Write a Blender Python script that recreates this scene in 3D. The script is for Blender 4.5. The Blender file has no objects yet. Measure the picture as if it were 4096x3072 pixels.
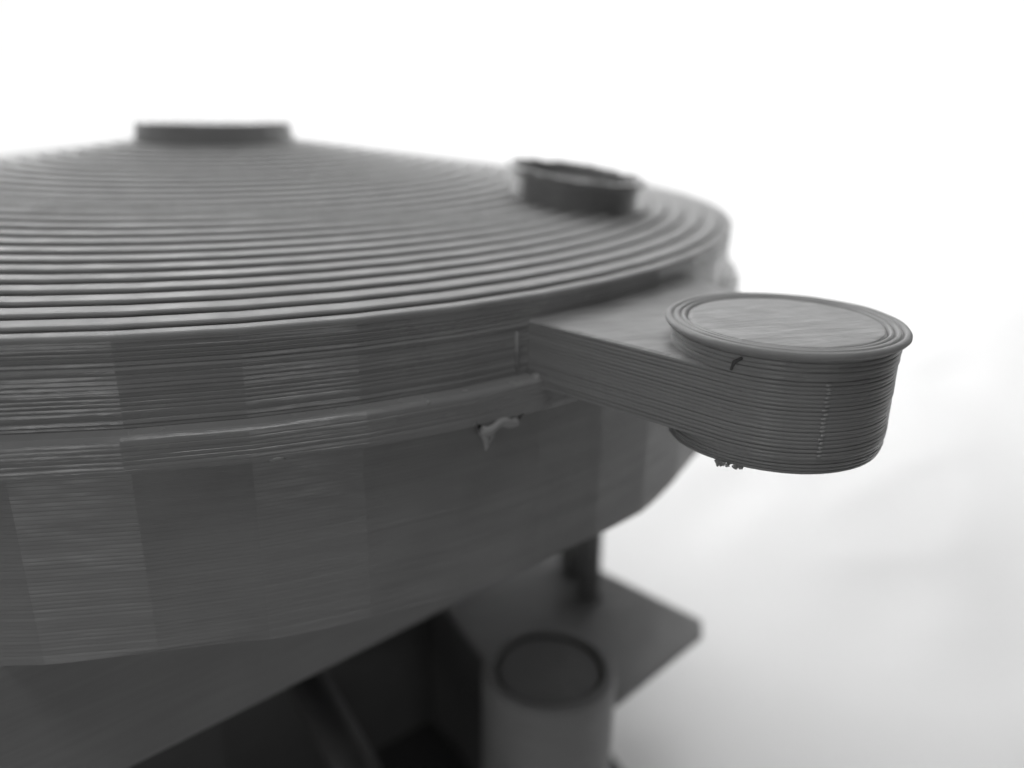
import bpy, math, random
from mathutils import Vector, noise, Matrix

random.seed(7)
S = bpy.context.scene
C = S.collection
R = math.radians
S.unit_settings.system = 'METRIC'
S.unit_settings.scale_length = 0.055          # the disc is about 11 cm across; one unit is its radius

# ---------------------------------------------------------------- camera
cam_d = bpy.data.cameras.new("camera")
cam = bpy.data.objects.new("camera", cam_d)
C.objects.link(cam)
POS = Vector((0.0, -1.8022, 0.2171))
FW = Vector((0.30874, 0.89011, -0.33524))
RT = Vector((0.94626, -0.32311, 0.01354))
UP = Vector((0.09627, 0.32140, 0.94204))
m = Matrix((RT, UP, -FW)).transposed().to_4x4()
m.translation = POS
cam.matrix_world = m
cam_d.sensor_width = 36.0
cam_d.lens = 29.17
cam_d.clip_start = 0.01
cam_d.clip_end = 200
cam_d.dof.use_dof = True
cam_d.dof.focus_distance = 0.80
cam_d.dof.aperture_fstop = 1.15
S.camera = cam

# ---------------------------------------------------------------- world, lamps, exposure
w = bpy.data.worlds.new("World")
S.world = w
w.use_nodes = True
bg = w.node_tree.nodes["Background"]
bg.inputs[0].default_value = (1, 1, 1, 1)
bg.inputs[1].default_value = 0.01
S.view_settings.view_transform = 'Standard'
S.view_settings.look = 'None'
S.view_settings.exposure = 0.0
S.view_settings.gamma = 1.0


def area(name, loc, target, sx, sy, power):
    d = bpy.data.lights.new(name, 'AREA')
    d.shape = 'RECTANGLE'
    d.size, d.size_y = sx, sy
    d.energy = power
    o = bpy.data.objects.new(name, d)
    C.objects.link(o)
    o.location = loc
    o.rotation_euler = (Vector(target) - Vector(loc)).to_track_quat('-Z', 'Y').to_euler()
    return o


def polar(az, dist, z, c=(0.0, -1.0)):
    return (c[0] + dist * math.cos(R(az)), c[1] + dist * math.sin(R(az)), z)


area("softbox_lamp", (0.8, 4.0, 4.3), (0.2, 0.0, -0.2), 5, 3.4, 100)
area("back_lamp", (-1.6, 5.2, 2.8), (0, 0, 0), 5, 2.4, 110)
area("wall_lamp", (0.4, 4.5, 5.5), (3.0, 7.8, 0.7), 10, 1.8, 540)
area("ceiling_lamp", (0.2, -2.3, 6.3), (0, -.7, 0), 3, 2, 95)
area("room_lamp", (-4.0, -3.0, 3.5), (0, -.5, 0), 2.5, 2.5, 18)
area("window_lamp", polar(-123, 3.0, -.45), (0, -1, -.2), 0.62, 1.3, 8.4)   # reflects in the left facets
area("strip_lamp", polar(-79.5, 3.0, -.45), (0, -1, -.2), 0.42, 1.3, 3.8)   # reflects in the middle facet

# ---------------------------------------------------------------- materials


def nodes(mat):
    mat.use_nodes = True
    nt = mat.node_tree
    return nt, nt.nodes, nt.links, nt.nodes["Principled BSDF"]


def plastic(name, val, rough=0.42, bump=0.25, scale=(7, 7, 160), hatch=0.0, var=0.12):
    mt = bpy.data.materials.new(name)
    nt, N, L, b = nodes(mt)
    b.inputs["Roughness"].default_value = rough
    b.inputs["IOR"].default_value = 1.46
    tc = N.new("ShaderNodeTexCoord")
    mp = N.new("ShaderNodeMapping")
    mp.inputs["Scale"].default_value = scale
    L.new(tc.outputs["Object"], mp.inputs["Vector"])
    n1 = N.new("ShaderNodeTexNoise")
    n1.inputs["Scale"].default_value = 1.0
    n1.inputs["Detail"].default_value = 5
    L.new(mp.outputs[0], n1.inputs["Vector"])
    n2 = N.new("ShaderNodeTexNoise")
    n2.inputs["Scale"].default_value = 9.0
    n2.inputs["Detail"].default_value = 4
    L.new(tc.outputs["Object"], n2.inputs["Vector"])
    mixf = N.new("ShaderNodeMath"); mixf.operation = 'ADD'
    L.new(n1.outputs["Fac"], mixf.inputs[0]); L.new(n2.outputs["Fac"], mixf.inputs[1])
    rp = N.new("ShaderNodeMapRange")
    rp.inputs[1].default_value = 0.6; rp.inputs[2].default_value = 1.4
    rp.inputs[3].default_value = val * (1 - var); rp.inputs[4].default_value = val * (1 + var)
    L.new(mixf.outputs[0], rp.inputs[0])
    L.new(rp.outputs[0], b.inputs["Base Color"])
    rr = N.new("ShaderNodeMapRange")
    rr.inputs[1].default_value = 0.75; rr.inputs[2].default_value = 1.25
    rr.inputs[3].default_value = rough - .08; rr.inputs[4].default_value = rough + .14
    mp3 = N.new("ShaderNodeMapping")
    mp3.inputs["Scale"].default_value = (26, 26, 110)
    L.new(tc.outputs["Object"], mp3.inputs["Vector"])
    n3 = N.new("ShaderNodeTexNoise")
    n3.inputs["Scale"].default_value = 1.0
    n3.inputs["Detail"].default_value = 3
    L.new(mp3.outputs[0], n3.inputs["Vector"])
    ad3 = N.new("ShaderNodeMath"); ad3.operation = 'ADD'
    L.new(n3.outputs["Fac"], ad3.inputs[0]); L.new(n2.outputs["Fac"], ad3.inputs[1])
    L.new(ad3.outputs[0], rr.inputs[0])
    L.new(rr.outputs[0], b.inputs["Roughness"])
    hm = N.new("ShaderNodeMath"); hm.operation = 'ADD'
    L.new(n1.outputs["Fac"], hm.inputs[0]); L.new(n3.outputs["Fac"], hm.inputs[1])
    h = hm.outputs[0]
    if hatch:
        wv = N.new("ShaderNodeTexWave")
        wv.wave_type = 'BANDS'; wv.bands_direction = 'DIAGONAL'
        wv.inputs["Scale"].default_value = 55.0
        wv.inputs["Distortion"].default_value = 1.6
        wv.inputs["Detail"].default_value = 3
        wv.inputs["Detail Scale"].default_value = 2.5
        mp2 = N.new("ShaderNodeMapping")
        mp2.inputs["Rotation"].default_value = (0, 0, R(hatch))
        mp2.inputs["Scale"].default_value = (1, 1, 0)
        L.new(tc.outputs["Object"], mp2.inputs["Vector"])
        L.new(mp2.outputs[0], wv.inputs["Vector"])
        ad = N.new("ShaderNodeMath"); ad.operation = 'ADD'
        L.new(wv.outputs["Fac"], ad.inputs[0]); L.new(n2.outputs["Fac"], ad.inputs[1])
        h = ad.outputs[0]
    bp = N.new("ShaderNodeBump")
    bp.inputs["Strength"].default_value = bump
    bp.inputs["Distance"].default_value = 0.004
    L.new(h, bp.inputs["Height"])
    L.new(bp.outputs[0], b.inputs["Normal"])
    return mt


GREY = plastic("grey_filament", 0.31, rough=0.20, bump=0.22)
TOPM = plastic("grey_filament_tread", 0.38, rough=0.62, scale=(30, 30, 30), bump=0.2)
ARM = plastic("grey_filament_arm", 0.32, rough=0.30, bump=0.05, scale=(5, 5, 90), var=.08)
DRUM = plastic("grey_filament_drum", 0.30, rough=0.36, bump=0.06, scale=(5, 5, 90))
DECK = plastic("grey_filament_deck", 0.31, rough=0.5, scale=(16, 75, 10), bump=0.6, var=.3)
HATCH = plastic("grey_filament_infill", 0.37, rough=0.5, scale=(16, 75, 10), bump=0.6, var=.3)
LOW = plastic("grey_filament_lower", 0.27, rough=0.5, bump=0.08)
GLINT = plastic("grey_filament_glint", 0.5, rough=0.2, bump=0.05)  # pale base colour stands in for the glint on the bead seam
DARK2 = plastic("shade_grey_filament", 0.22, rough=0.6)  # shade under the drum put into the plug and pin colour
DARK = plastic("shade_dark_filament", 0.11, rough=0.6)  # deep shade under the drum and in gaps, put into the colour

white = bpy.data.materials.new("white_sheet")
nt, N, L, b = nodes(white)
b.inputs["Roughness"].default_value = 0.95
b.inputs["Specular IOR Level"].default_value = 0.1
tc = N.new("ShaderNodeTexCoord")
nz = N.new("ShaderNodeTexNoise"); nz.inputs["Scale"].default_value = 0.7; nz.inputs["Detail"].default_value = 4
L.new(tc.outputs["Object"], nz.inputs["Vector"])
rp = N.new("ShaderNodeMapRange")
rp.inputs[3].default_value = 0.80; rp.inputs[4].default_value = 0.86
L.new(nz.outputs["Fac"], rp.inputs[0]); L.new(rp.outputs[0], b.inputs["Base Color"])

# ---------------------------------------------------------------- helpers
Z0 = -1.2      # the sheet the model stands on


def link(name, verts, faces, mat, parent=None, smooth=False, off=True):
    me = bpy.data.meshes.new(name)
    if parent is not None and off:
        verts = [(v[0], v[1], v[2] - Z0) for v in verts]
    me.from_pydata(verts, [], faces)
    me.materials.append(mat)
    if smooth:
        me.polygons.foreach_set("use_smooth", [True] * len(me.polygons))
    me.update()
    o = bpy.data.objects.new(name, me)
    C.objects.link(o)
    if parent is not None:
        o.parent = parent
    return o


NF = 56
A0 = R(-89.85)


def facet_outline(r, sub=4, nf=NF, a0=A0, c=(0, 0)):
    """closed outline of the low-polygon circle with outward normals"""
    P = []
    st = 2 * math.pi / nf
    for k in range(nf):
        a, b2 = a0 + k * st, a0 + (k + 1) * st
        for j in range(sub):
            t = j / sub
            x = r * ((1 - t) * math.cos(a) + t * math.cos(b2))
            y = r * ((1 - t) * math.sin(a) + t * math.sin(b2))
            am = math.atan2(y, x)
            P.append((c[0] + x, c[1] + y, math.cos(am), math.sin(am)))
    return P


def circle_outline(r, n, c=(0, 0)):
    return [(c[0] + r * math.cos(2 * math.pi * k / n), c[1] + r * math.sin(2 * math.pi * k / n),
             math.cos(2 * math.pi * k / n), math.sin(2 * math.pi * k / n)) for k in range(n)]


TS = (0.0, 0.10, 0.28, 0.5, 0.72, 0.90)


def layered(outline, z0, z1, layers, depth, jit=0.0003, wob=0.0003, top=True, bottom=True, taper=None, warp=0.0,
            seed=0, tilt=0.0, lean=0.0):
    """printed wall: every layer is a small rounded bead running round the outline"""
    V, F = [], []
    n = len(outline)
    rings = []
    h = (z1 - z0) / layers
    rnd = random.Random(seed)
    for k in range(layers):
        j = rnd.gauss(0, jit)
        dk = depth * rnd.uniform(.6, 1.4)
        tl = (lean + rnd.gauss(0, tilt)) * h
        for t in (TS if k < layers - 1 else TS + (1.0,)):
            rings.append((z0 + (k + t) * h, j - tl * (t - .5) - dk * (1 - math.sqrt(max(0.0, 1 - (2 * t - 1) ** 2))), k, t))
    for (z, o, k, t) in rings:
        tp = taper((z - z0) / (z1 - z0)) if taper else 0.0
        for i, (x, y, nx, ny) in enumerate(outline):
            q = wob * noise.noise((x * 9, y * 9, k * 3.7 + seed)) + wob * .5 * noise.noise((x * 40, y * 40, k * 5.1))
            d = o + q + tp
            zz = z
            if warp and k < 3:
                zz += (1 - (k + t) / 3) * warp * noise.noise((x * 5, y * 5, seed + .5))
            V.append((x + nx * d, y + ny * d, zz))
    for r_ in range(len(rings) - 1):
        for i in range(n):
            a = r_ * n + i
            b2 = r_ * n + (i + 1) % n
            F.append((a, b2, b2 + n, a + n))
    if top:
        F.append(tuple((len(rings) - 1) * n + i for i in range(n)))
    if bottom:
        F.append(tuple(reversed(range(n))))
    return V, F


def revolve(profile, n, c=(0, 0), ang0=0.0, wob=0.0, closed_top=False, closed_bot=False, rot=None):
    """profile: list of (r, z) from the bottom / outside upwards"""
    V, F = [], []
    for (r, z) in profile:
        for i in range(n):
            a = ang0 + 2 * math.pi * i / n
            q = wob * noise.noise((math.cos(a) * 3, math.sin(a) * 3, z * 90 + r * 40))
            V.append((c[0] + (r + q) * math.cos(a), c[1] + (r + q) * math.sin(a), z + q * .6))
    for k in range(len(profile) - 1):
        for i in range(n):
            a = k * n + i
            b2 = k * n + (i + 1) % n
            F.append((a, b2, b2 + n, a + n))
    if closed_top:
        F.append(tuple((len(profile) - 1) * n + i for i in range(n)))
    if closed_bot:
        F.append(tuple(reversed(range(n))))
    return V, F


def prism(poly, z0, z1, bev=0.006, under=None):
    """polygon slab with a small bevel at top and bottom"""
    n = len(poly)
    cx = sum(q[0] for q in poly) / n
    cy = sum(q[1] for q in poly) / n
    V, F = [], []

    def ring(z, k):
        for x, y in poly:
            d = math.hypot(x - cx, y - cy)
            V.append((x - (x - cx) / d * k, y - (y - cy) / d * k, z))
    ring(z0, under or bev); ring(z0 + bev, 0); ring(z1 - bev, 0); ring(z1, bev)
    for r_ in range(3):
        for i in range(n):
            F.append((r_ * n + i, r_ * n + (i + 1) % n, (r_ + 1) * n + (i + 1) % n, (r_ + 1) * n + i))
    F.append(tuple(3 * n + i for i in range(n)))
    F.append(tuple(reversed(range(n))))
    return V, F


def tube(path, rad, sides=7):
    V, F = [], []
    n = len(path)
    for i, p in enumerate(path):
        p = Vector(p)
        t = (Vector(path[min(i + 1, n - 1)]) - Vector(path[max(i - 1, 0)])).normalized()
        a = t.orthogonal().normalized()
        b2 = t.cross(a)
        rr = rad[i] if isinstance(rad, (list, tuple)) else rad
        for k in range(sides):
            th = 2 * math.pi * k / sides
            V.append(tuple(p + a * rr * math.cos(th) + b2 * rr * math.sin(th)))
    for i in range(n - 1):
        for k in range(sides):
            F.append((i * sides + k, i * sides + (k + 1) % sides, (i + 1) * sides + (k + 1) % sides, (i + 1) * sides + k))
    F.append(tuple(reversed(range(sides))))
    F.append(tuple((n - 1) * sides + k for k in range(sides)))
    return V, F


def blob(c, r, seed, sq=(1, 1, 1)):
    V, F = [], []
    nu, nv = 10, 6
    for j in range(nv + 1):
        ph = math.pi * j / nv
        for i in range(nu):
            th = 2 * math.pi * i / nu
            d = Vector((math.sin(ph) * math.cos(th), math.sin(ph) * math.sin(th), math.cos(ph)))
            q = r * (1 + .55 * noise.noise(d * 1.7 + Vector((seed, 0, 0))))
            V.append((c[0] + d.x * q * sq[0], c[1] + d.y * q * sq[1], c[2] + d.z * q * sq[2]))
    for j in range(nv):
        for i in range(nu):
            F.append((j * nu + i, (j + 1) * nu + i, (j + 1) * nu + (i + 1) % nu, j * nu + (i + 1) % nu))
    return V, F


# ---------------------------------------------------------------- white sheet: floor sweeping up into the background
def make_backdrop():
    V, F = [], []
    rad = [0.0] + [0.12 * k for k in range(1, 42)] + [5.04 + .25 * k for k in range(1, 40)]
    na = 220
    r0, rc = 5.0, 3.0
    for s in rad:
        for i in range(na):
            a = 2 * math.pi * i / na
            ca, sa = math.cos(a), math.sin(a)
            # the sheet is hung up behind and to the right, flat towards the camera
            up = min(1.0, max(0.0, (math.sin(a + .25) + .75) / .5))
            up = up * up * (3 - 2 * up)
            if s < r0:
                r, z = s, 0.0
            elif s < r0 + rc * math.pi / 2:
                t = (s - r0) / rc
                r, z = r0 + rc * math.sin(t), rc * (1 - math.cos(t)) * up
            else:
                r, z = r0 + rc, rc * up + (s - r0 - rc * math.pi / 2) * up
                if up < .999:
                    r = r0 + rc + (s - r0 - rc * math.pi / 2) * (1 - up)
            x, y = r * ca, r * sa
            u, v = x * .80 + y * .6, -x * .6 + y * .80
            f = 0.012 * noise.noise((u * .5, v * 1.7, 3.3)) + .020 * noise.noise((u * .9, v * 3.9, 8.1)) + .016 * (1 - abs(noise.noise((u * .9, v * 3.1, 5.5)))) ** 6
            f *= min(1, max(0, (math.hypot(x - .2, y + .1) - .9) / .8))
            V.append((x, max(y, -1.6), Z0 + z + f - .02))  # sheet cut short in front, out of view, to lessen bounce
    for j in range(len(rad) - 1):
        for i in range(na):
            a, b2 = j * na + i, j * na + (i + 1) % na
            F.append((a, b2, b2 + na, a + na))
    o = link("backdrop", V, F, white, smooth=True)
    o["kind"] = "structure"
    o["label"] = "white sheet under and behind the grey printed model"
    return o


make_backdrop()

# unseen dark surface, added in front of the model to cut bounce light
cut_mat = plastic("bounce_cut_dark", 0.09, rough=0.6, scale=(3, 3, 3), bump=0.05)
v = [(-9, -9, Z0 - .16), (9, -9, Z0 - .16), (9, -1.2, Z0 - .16), (-9, -1.2, Z0 - .16)]
o = link("bounce_cutter", v, [(0, 1, 2, 3)], cut_mat)
o["kind"] = "structure"
o["label"] = "unseen dark surface added under the front edge of the white sheet to cut bounce light"

# ---------------------------------------------------------------- the printed model
root = bpy.data.objects.new("printed_model", None)
C.objects.link(root)
root.location = (0, 0, Z0)
root.empty_display_size = .3
root["label"] = "grey 3D-printed disc model with stepped conical lid and round-ended arm, standing on a white sheet"
root["category"] = "3D print"

RV = 1.0012
LH = 0.0045
# lid wall
v, f = layered(facet_outline(RV), -0.0925, -0.0035, 20, .00045, jit=.00014, wob=.0003, top=False, seed=1, tilt=.16)
lid = link("lid", v, f, GREY, root)


def step_ring(k):
    """one printed terrace of the conical lid: riser bead, tread, sunken joint to the next terrace"""
    pitch, hs = 0.0318, 0.0043
    r0 = RV if k == 0 else RV - 0.0215 - pitch * (k - 1)
    r1 = RV - 0.0215 - pitch * k
    z = hs * k
    V, F = [], []
    sub = 12 if k < 9 else (6 if k < 15 else 2)
    out = facet_outline(1.0, sub)
    n = len(out)
    prof = [(0, -.0064), (.0008, -.0042), (.0010, -.0026), (.0004, -.0010), (-.0012, 0.0), (-.0060, .0004)]
    w = r0 - r1
    prof += [(-w * .55, .0002), (-w + .0062, -.0000), (-w + .0042, -.0008), (-w + .0034, -.0036), (-w - .003, -.0038)]
    for q, (dr, dz) in enumerate(prof):
        for i, (x, y, nx, ny) in enumerate(out):
            j = .0008 * noise.noise((x * 7, y * 7, k * 2.3)) + .0010 * noise.noise((x * 34, y * 34, k * 1.7))
            pit = 0.0
            if q >= 8:        # the joint is dotted where neighbouring beads touch
                g = noise.noise((x * 26 * (r0 + .3), y * 26 * (r0 + .3), k * 3.1))
                j += .0022 * g
                pit = -.005 * max(0.0, g - .05)
            V.append((x * (r0 + dr + j), y * (r0 + dr + j), z + dz + .25 * j + pit))
    for q in range(len(prof) - 1):
        for i in range(n):
            a = q * n + i
            b2 = q * n + (i + 1) % n
            F.append((a, b2, b2 + n, a + n))
    return link("step_ring", V, F, TOPM, lid)


for k in range(27):
    step_ring(k)

# flange under the lid
v, f = layered(facet_outline(RV + .0235), -0.1300, -0.0925, 8, .00035, jit=.00012, wob=.0004, tilt=.10, warp=.004, seed=2, taper=lambda t: -.006 * max(0, (t - .86) / .14) ** 1.6)
link("flange", v, f, GREY, root)
# drum
v, f = layered(facet_outline(RV), -0.357, -0.1285, 50, .00016, jit=.00003, wob=.0002, warp=.018, seed=3, lean=.13, tilt=.025)
link("drum", v, f, DRUM, root)

# central knob
kp = [(.150, .112), (.150, .118), (.1485, .124), (.147, .132), (.146, .142), (.1455, .1480), (.143, .1497), (.120, .1497)]
v, f = revolve(kp, 72, wob=.0006, closed_top=True)
link("center_knob", v, f, GREY, root)

# raised ring on the slope of the lid
bc = Vector((.572, -.458, .0))
ang = math.atan2(bc.y, bc.x)
zb = .0043 * 26 * (1 - bc.length) / (1 - .146)
sl = .135
nrm = Vector((math.cos(ang) * sl, math.sin(ang) * sl, 1)).normalized()
prof = [(.104, -.02)]
for k in range(8):
    prof += [(.1025, .0052 * k), (.1038, .0052 * k + .0026)]
prof += [(.106, .0425), (.1125, .0455), (.1140, .0485), (.1115, .0505), (.106, .0505), (.1005, .0485), (.097, .030), (.05, .026), (.0, .026)]
prof = [(r_ * 1.06, z * 1.04) for r_, z in prof]
n = 72
V, F = [], []
qt = nrm.to_track_quat('Z', 'Y')
for q, (r_, z) in enumerate(prof):
    for i in range(n):
        a = 2 * math.pi * i / n
        j = .0010 * noise.noise((math.cos(a) * 3, math.sin(a) * 3, z * 140))
        dz = 0
        if 18 <= q <= 23:
            dz = .0040 * noise.noise((math.cos(a) * 5, math.sin(a) * 5, 4.0)) + .0030 * noise.noise((math.cos(a) * 14, math.sin(a) * 14, q * .2))
        if q >= 23:
            dz += .006 * noise.noise((r_ * 40 * math.cos(a), r_ * 40 * math.sin(a), 1.0))
        p = qt @ Vector(((r_ + j) * math.cos(a), (r_ + j) * math.sin(a), z + dz))
        V.append((bc.x + p.x, bc.y + p.y, zb + p.z))
for q in range(len(prof) - 1):
    for i in range(n):
        a = q * n + i
        b2 = q * n + (i + 1) % n
        F.append((a, b2, b2 + n, a + n))
link("raised_ring", V, F, GREY, root)

# ---- arm with round end
AC = Vector((0.532, -1.116))
RE = 0.1118
ax = Vector((math.cos(R(-64.5)), math.sin(R(-64.5))))
pp = Vector((-ax.y, ax.x))


def tangent(P, c, r, side):
    d = P - c
    D = d.length
    base = math.atan2(d.y, d.x)
    al = math.acos(r / D)
    a = base + side * al
    return a, c + Vector((math.cos(a), math.sin(a))) * r


PL = Vector((0.290, -0.905))       # left root, inside the lid wall
PR = ax * .93 + pp * .235
aL, TL = tangent(PL, AC, RE, 1)
aR, TR = tangent(PR, AC, RE, -1)
while aR < aL:
    aR += 2 * math.pi


def seg(p, q, n):
    d = (q - p)
    nn = Vector((d.y, -d.x)).normalized()
    return [(*(p + d * (i / n)), nn.x, nn.y) for i in range(n)]


arc = [(AC.x + RE * math.cos(aL + (aR - aL) * i / 40), AC.y + RE * math.sin(aL + (aR - aL) * i / 40),
        math.cos(aL + (aR - aL) * i / 40), math.sin(aL + (aR - aL) * i / 40)) for i in range(40)]
outl = seg(PL, TL, 20) + arc + [(TR.x, TR.y, math.cos(aR), math.sin(aR))] + seg(TR, PR, 14)[1:] + seg(PR, PL, 4)
v, f = layered(outl, -0.1050, -0.0305, 18, .0012, jit=.00006, wob=.0003, top=False, seed=5)
arm = link("arm", v, f, ARM, root)
# top deck of the arm, hatched infill
nn = len(outl)
v = [(x - nx * .0008, y - ny * .0008, -.0306) for x, y, nx, ny in outl] + [(x - nx * .004, y - ny * .004, -.0290) for x, y, nx, ny in outl]
f = [(i, (i + 1) % nn, nn + (i + 1) % nn, nn + i) for i in range(nn)] + [tuple(nn + i for i in range(nn))]
link("arm_deck", v, f, DECK, arm)
# round boss at the end, below and above the arm
v, f = layered(circle_outline(RE - .0005, 72, AC), -0.1260, -0.1045, 5, .0013, jit=.0002, wob=.0005, top=False, warp=.004, seed=8,
               taper=lambda t: -.003 * (1 - t) ** 2)
link("end_boss", v, f, ARM, arm)
v, f = layered(circle_outline(RE + .001, 72, AC), -0.0300, -0.0075, 5, .0010, jit=.0005, wob=.001, top=False, bottom=False, seed=9)
cap = link("arm_cap", v, f, ARM, arm)
prof = [(.108, -.0085), (.1130, -.0085), (.1180, -.0078), (.1200, -.0054), (.1200, -.0028), (.1182, -.0008), (.1155, -.0004), (.1135, -.0012), (.1128, -.0046),
        (.1118, -.0048), (.1110, -.0014), (.1095, -.0006), (.1070, -.0006), (.1058, -.0014), (.1052, -.0050),
        (.1042, -.0052), (.1034, -.0020), (.1020, -.0012), (.1004, -.0012), (.0992, -.0022), (.0986, -.0075), (.0970, -.0075)]
v, f = revolve(prof, 96, AC, wob=.0009)
link("cap_rim", v, f, TOPM, arm, smooth=True)
prof = [(.0985, -.0090), (.0970, -.0040), (.0950, -.0022), (.0930, -.0018), (.06, -.0016), (.001, -.0016)]
v, f = revolve(prof, 96, AC, closed_top=True)
v = [(x, y, z + (.0016 * noise.noise((x * 60, y * 60, 2)) if k < 192 else 0)) for k, (x, y, z) in enumerate(v)]
link("cap_disc", v, f, HATCH, arm)

# ---- strings and blobs of stray filament


def on_wall(deg, z, r=RV + .0195):
    return Vector((r * math.cos(R(deg)), r * math.sin(R(deg)), z))


strd = []
for i in range(9):
    t = i / 8
    strd.append(on_wall(-76.6 + 3.6 * t, -.128 - .011 * math.sin(math.pi * t) - .006 * math.sin(9 * t), RV + .021 + .004 * math.sin(5 * t)))
v, f = tube(strd, [.0050, .0062, .0060, .0042, .0048, .0060, .0066, .0078, .0060])
link("stray_strand", v, f, TOPM, root, smooth=True)
v, f = tube([on_wall(-76.2, -.136, RV + .022), on_wall(-75.9, -.146, RV + .025), on_wall(-75.8, -.158, RV + .024), on_wall(-75.9, -.163, RV + .024)], [.0040, .0042, .0028, .0008])
link("stray_strand", v, f, TOPM, root, smooth=True)
v, f = tube([on_wall(-75.2, -.139, RV + .022), on_wall(-75.5, -.147, RV + .026), on_wall(-75.7, -.154, RV + .025)], [.002, .003, .0015])
link("stray_strand", v, f, TOPM, root, smooth=True)
for c, r_, s_, sq in ((on_wall(-88.6, -.1295), .0055, 1.0, (1.6, .8, .6)), (on_wall(-79.6, -.0945), .0024, 2.0, (1, 1, 1)),
                      (on_wall(-71.6, -.0935, RV + .014), .006, 3.0, (1.2, 1, .8))):
    v, f = blob(c, r_, s_, sq)
    link("filament_blob", v, f, TOPM, root, smooth=True)
for i in range(5):
    a = R(-153 + 3.2 * i)
    p0 = Vector((AC.x + (RE - .004) * math.cos(a), AC.y + (RE - .004) * math.sin(a), -.1235))
    d = Vector((random.uniform(-.004, .004), random.uniform(-.004, .002), -random.uniform(.003, .008)))
    v, f = tube([p0, p0 + d * .6 + Vector((.001, 0, 0)), p0 + d], [.0036, .0026 + .0008 * (i % 2), .0008], 6)
    link("torn_thread", v, f, GREY, arm)
v, f = tube([on_wall(-72.6, -.040, RV - .001), on_wall(-72.6, -.062, RV - .0005), on_wall(-72.5, -.086, RV - .001)], [.002, .003, .002])
link("wall_seam", v, f, GREY, root, smooth=True)
# notch under the arm cap, its gap shade put into the colour
a = R(-148)
v, f = tube([(AC.x + .1120 * math.cos(a - .03), AC.y + .1120 * math.sin(a - .03), -.028), (AC.x + .1138 * math.cos(a), AC.y + .1138 * math.sin(a), -.019),
             (AC.x + .1125 * math.cos(a + .06), AC.y + .1125 * math.sin(a + .06), -.014)], [.0012, .0020, .0014])
link("notch_shade", v, f, DARK, arm, smooth=True)
# vertical seam of bead starts at the round end, glint put into its pale colour
for i in range(18):
    a = R(-103.5 + random.uniform(-.4, .4))
    v, f = blob((AC.x + RE * math.cos(a), AC.y + RE * math.sin(a), -.0326 - .00414 * i), .0024, 20 + i, (1.3, .45, .55))
    link("seam_blob", v, f, GLINT, arm, smooth=True)

# ---- lower body: thick slab under the drum, base plate, posts
v, f = prism([(-.147, -.915), (.62, -.57), (.5, .6), (-.75, .5), (-.80, -.55), (-.37, -1.015)], -.552, -.345, .005)
link("lower_slab", v, f, LOW, root)
v, f = prism([(.820, -.616), (.845, -.573), (.50, .10), (.30, -.20), (.356, -.360), (.388, -.570), (.573, -.740)], -.814, -.80, .004)
link("base_plate", v, f, LOW, root)
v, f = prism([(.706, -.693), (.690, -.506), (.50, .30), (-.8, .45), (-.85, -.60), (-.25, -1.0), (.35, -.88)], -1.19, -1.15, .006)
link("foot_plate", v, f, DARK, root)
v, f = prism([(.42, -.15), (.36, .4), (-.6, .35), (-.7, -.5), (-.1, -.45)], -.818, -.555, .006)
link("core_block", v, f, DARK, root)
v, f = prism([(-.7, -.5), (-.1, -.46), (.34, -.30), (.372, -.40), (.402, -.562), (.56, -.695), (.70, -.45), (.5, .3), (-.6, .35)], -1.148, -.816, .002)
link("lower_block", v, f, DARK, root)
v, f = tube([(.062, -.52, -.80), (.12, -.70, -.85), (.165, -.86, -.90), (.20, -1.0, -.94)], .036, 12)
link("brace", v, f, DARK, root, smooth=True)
PC = (.446, -.727)
prof = [(.114, -1.17)]
for k in range(22):
    prof += [(.1128, -1.16 + .0205 * k), (.1134, -1.15 + .0205 * k)]
prof += [(.1120, -.7050), (.1095, -.7010), (.0960, -.7000), (.0935, -.7030), (.0930, -.7240), (.0875, -.7240), (.0865, -.7100), (.0840, -.7075)]
v, f = revolve(prof, 80, PC, wob=.0008)
post = link("socket_post", v, f, LOW, root)
v, f = revolve([(.0866, -.7120), (.0838, -.7072), (.0500, -.7066), (.001, -.7066)], 80, PC, wob=.0006, closed_top=True)
link("socket_plug", v, f, DARK2, post)
v, f = revolve([(.15, -1.199), (.15, -1.18), (.145, -1.172), (.11, -1.172)], 48, PC)
link("post_foot", v, f, LOW, root)
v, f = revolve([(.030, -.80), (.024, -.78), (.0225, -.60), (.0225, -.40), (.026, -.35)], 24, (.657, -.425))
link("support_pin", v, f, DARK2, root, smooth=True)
v, f = prism([(.640, -.345), (.690, -.350), (.690, -.300), (.645, -.290)], -.799, -.350, .004)
link("support_rib", v, f, LOW, root)
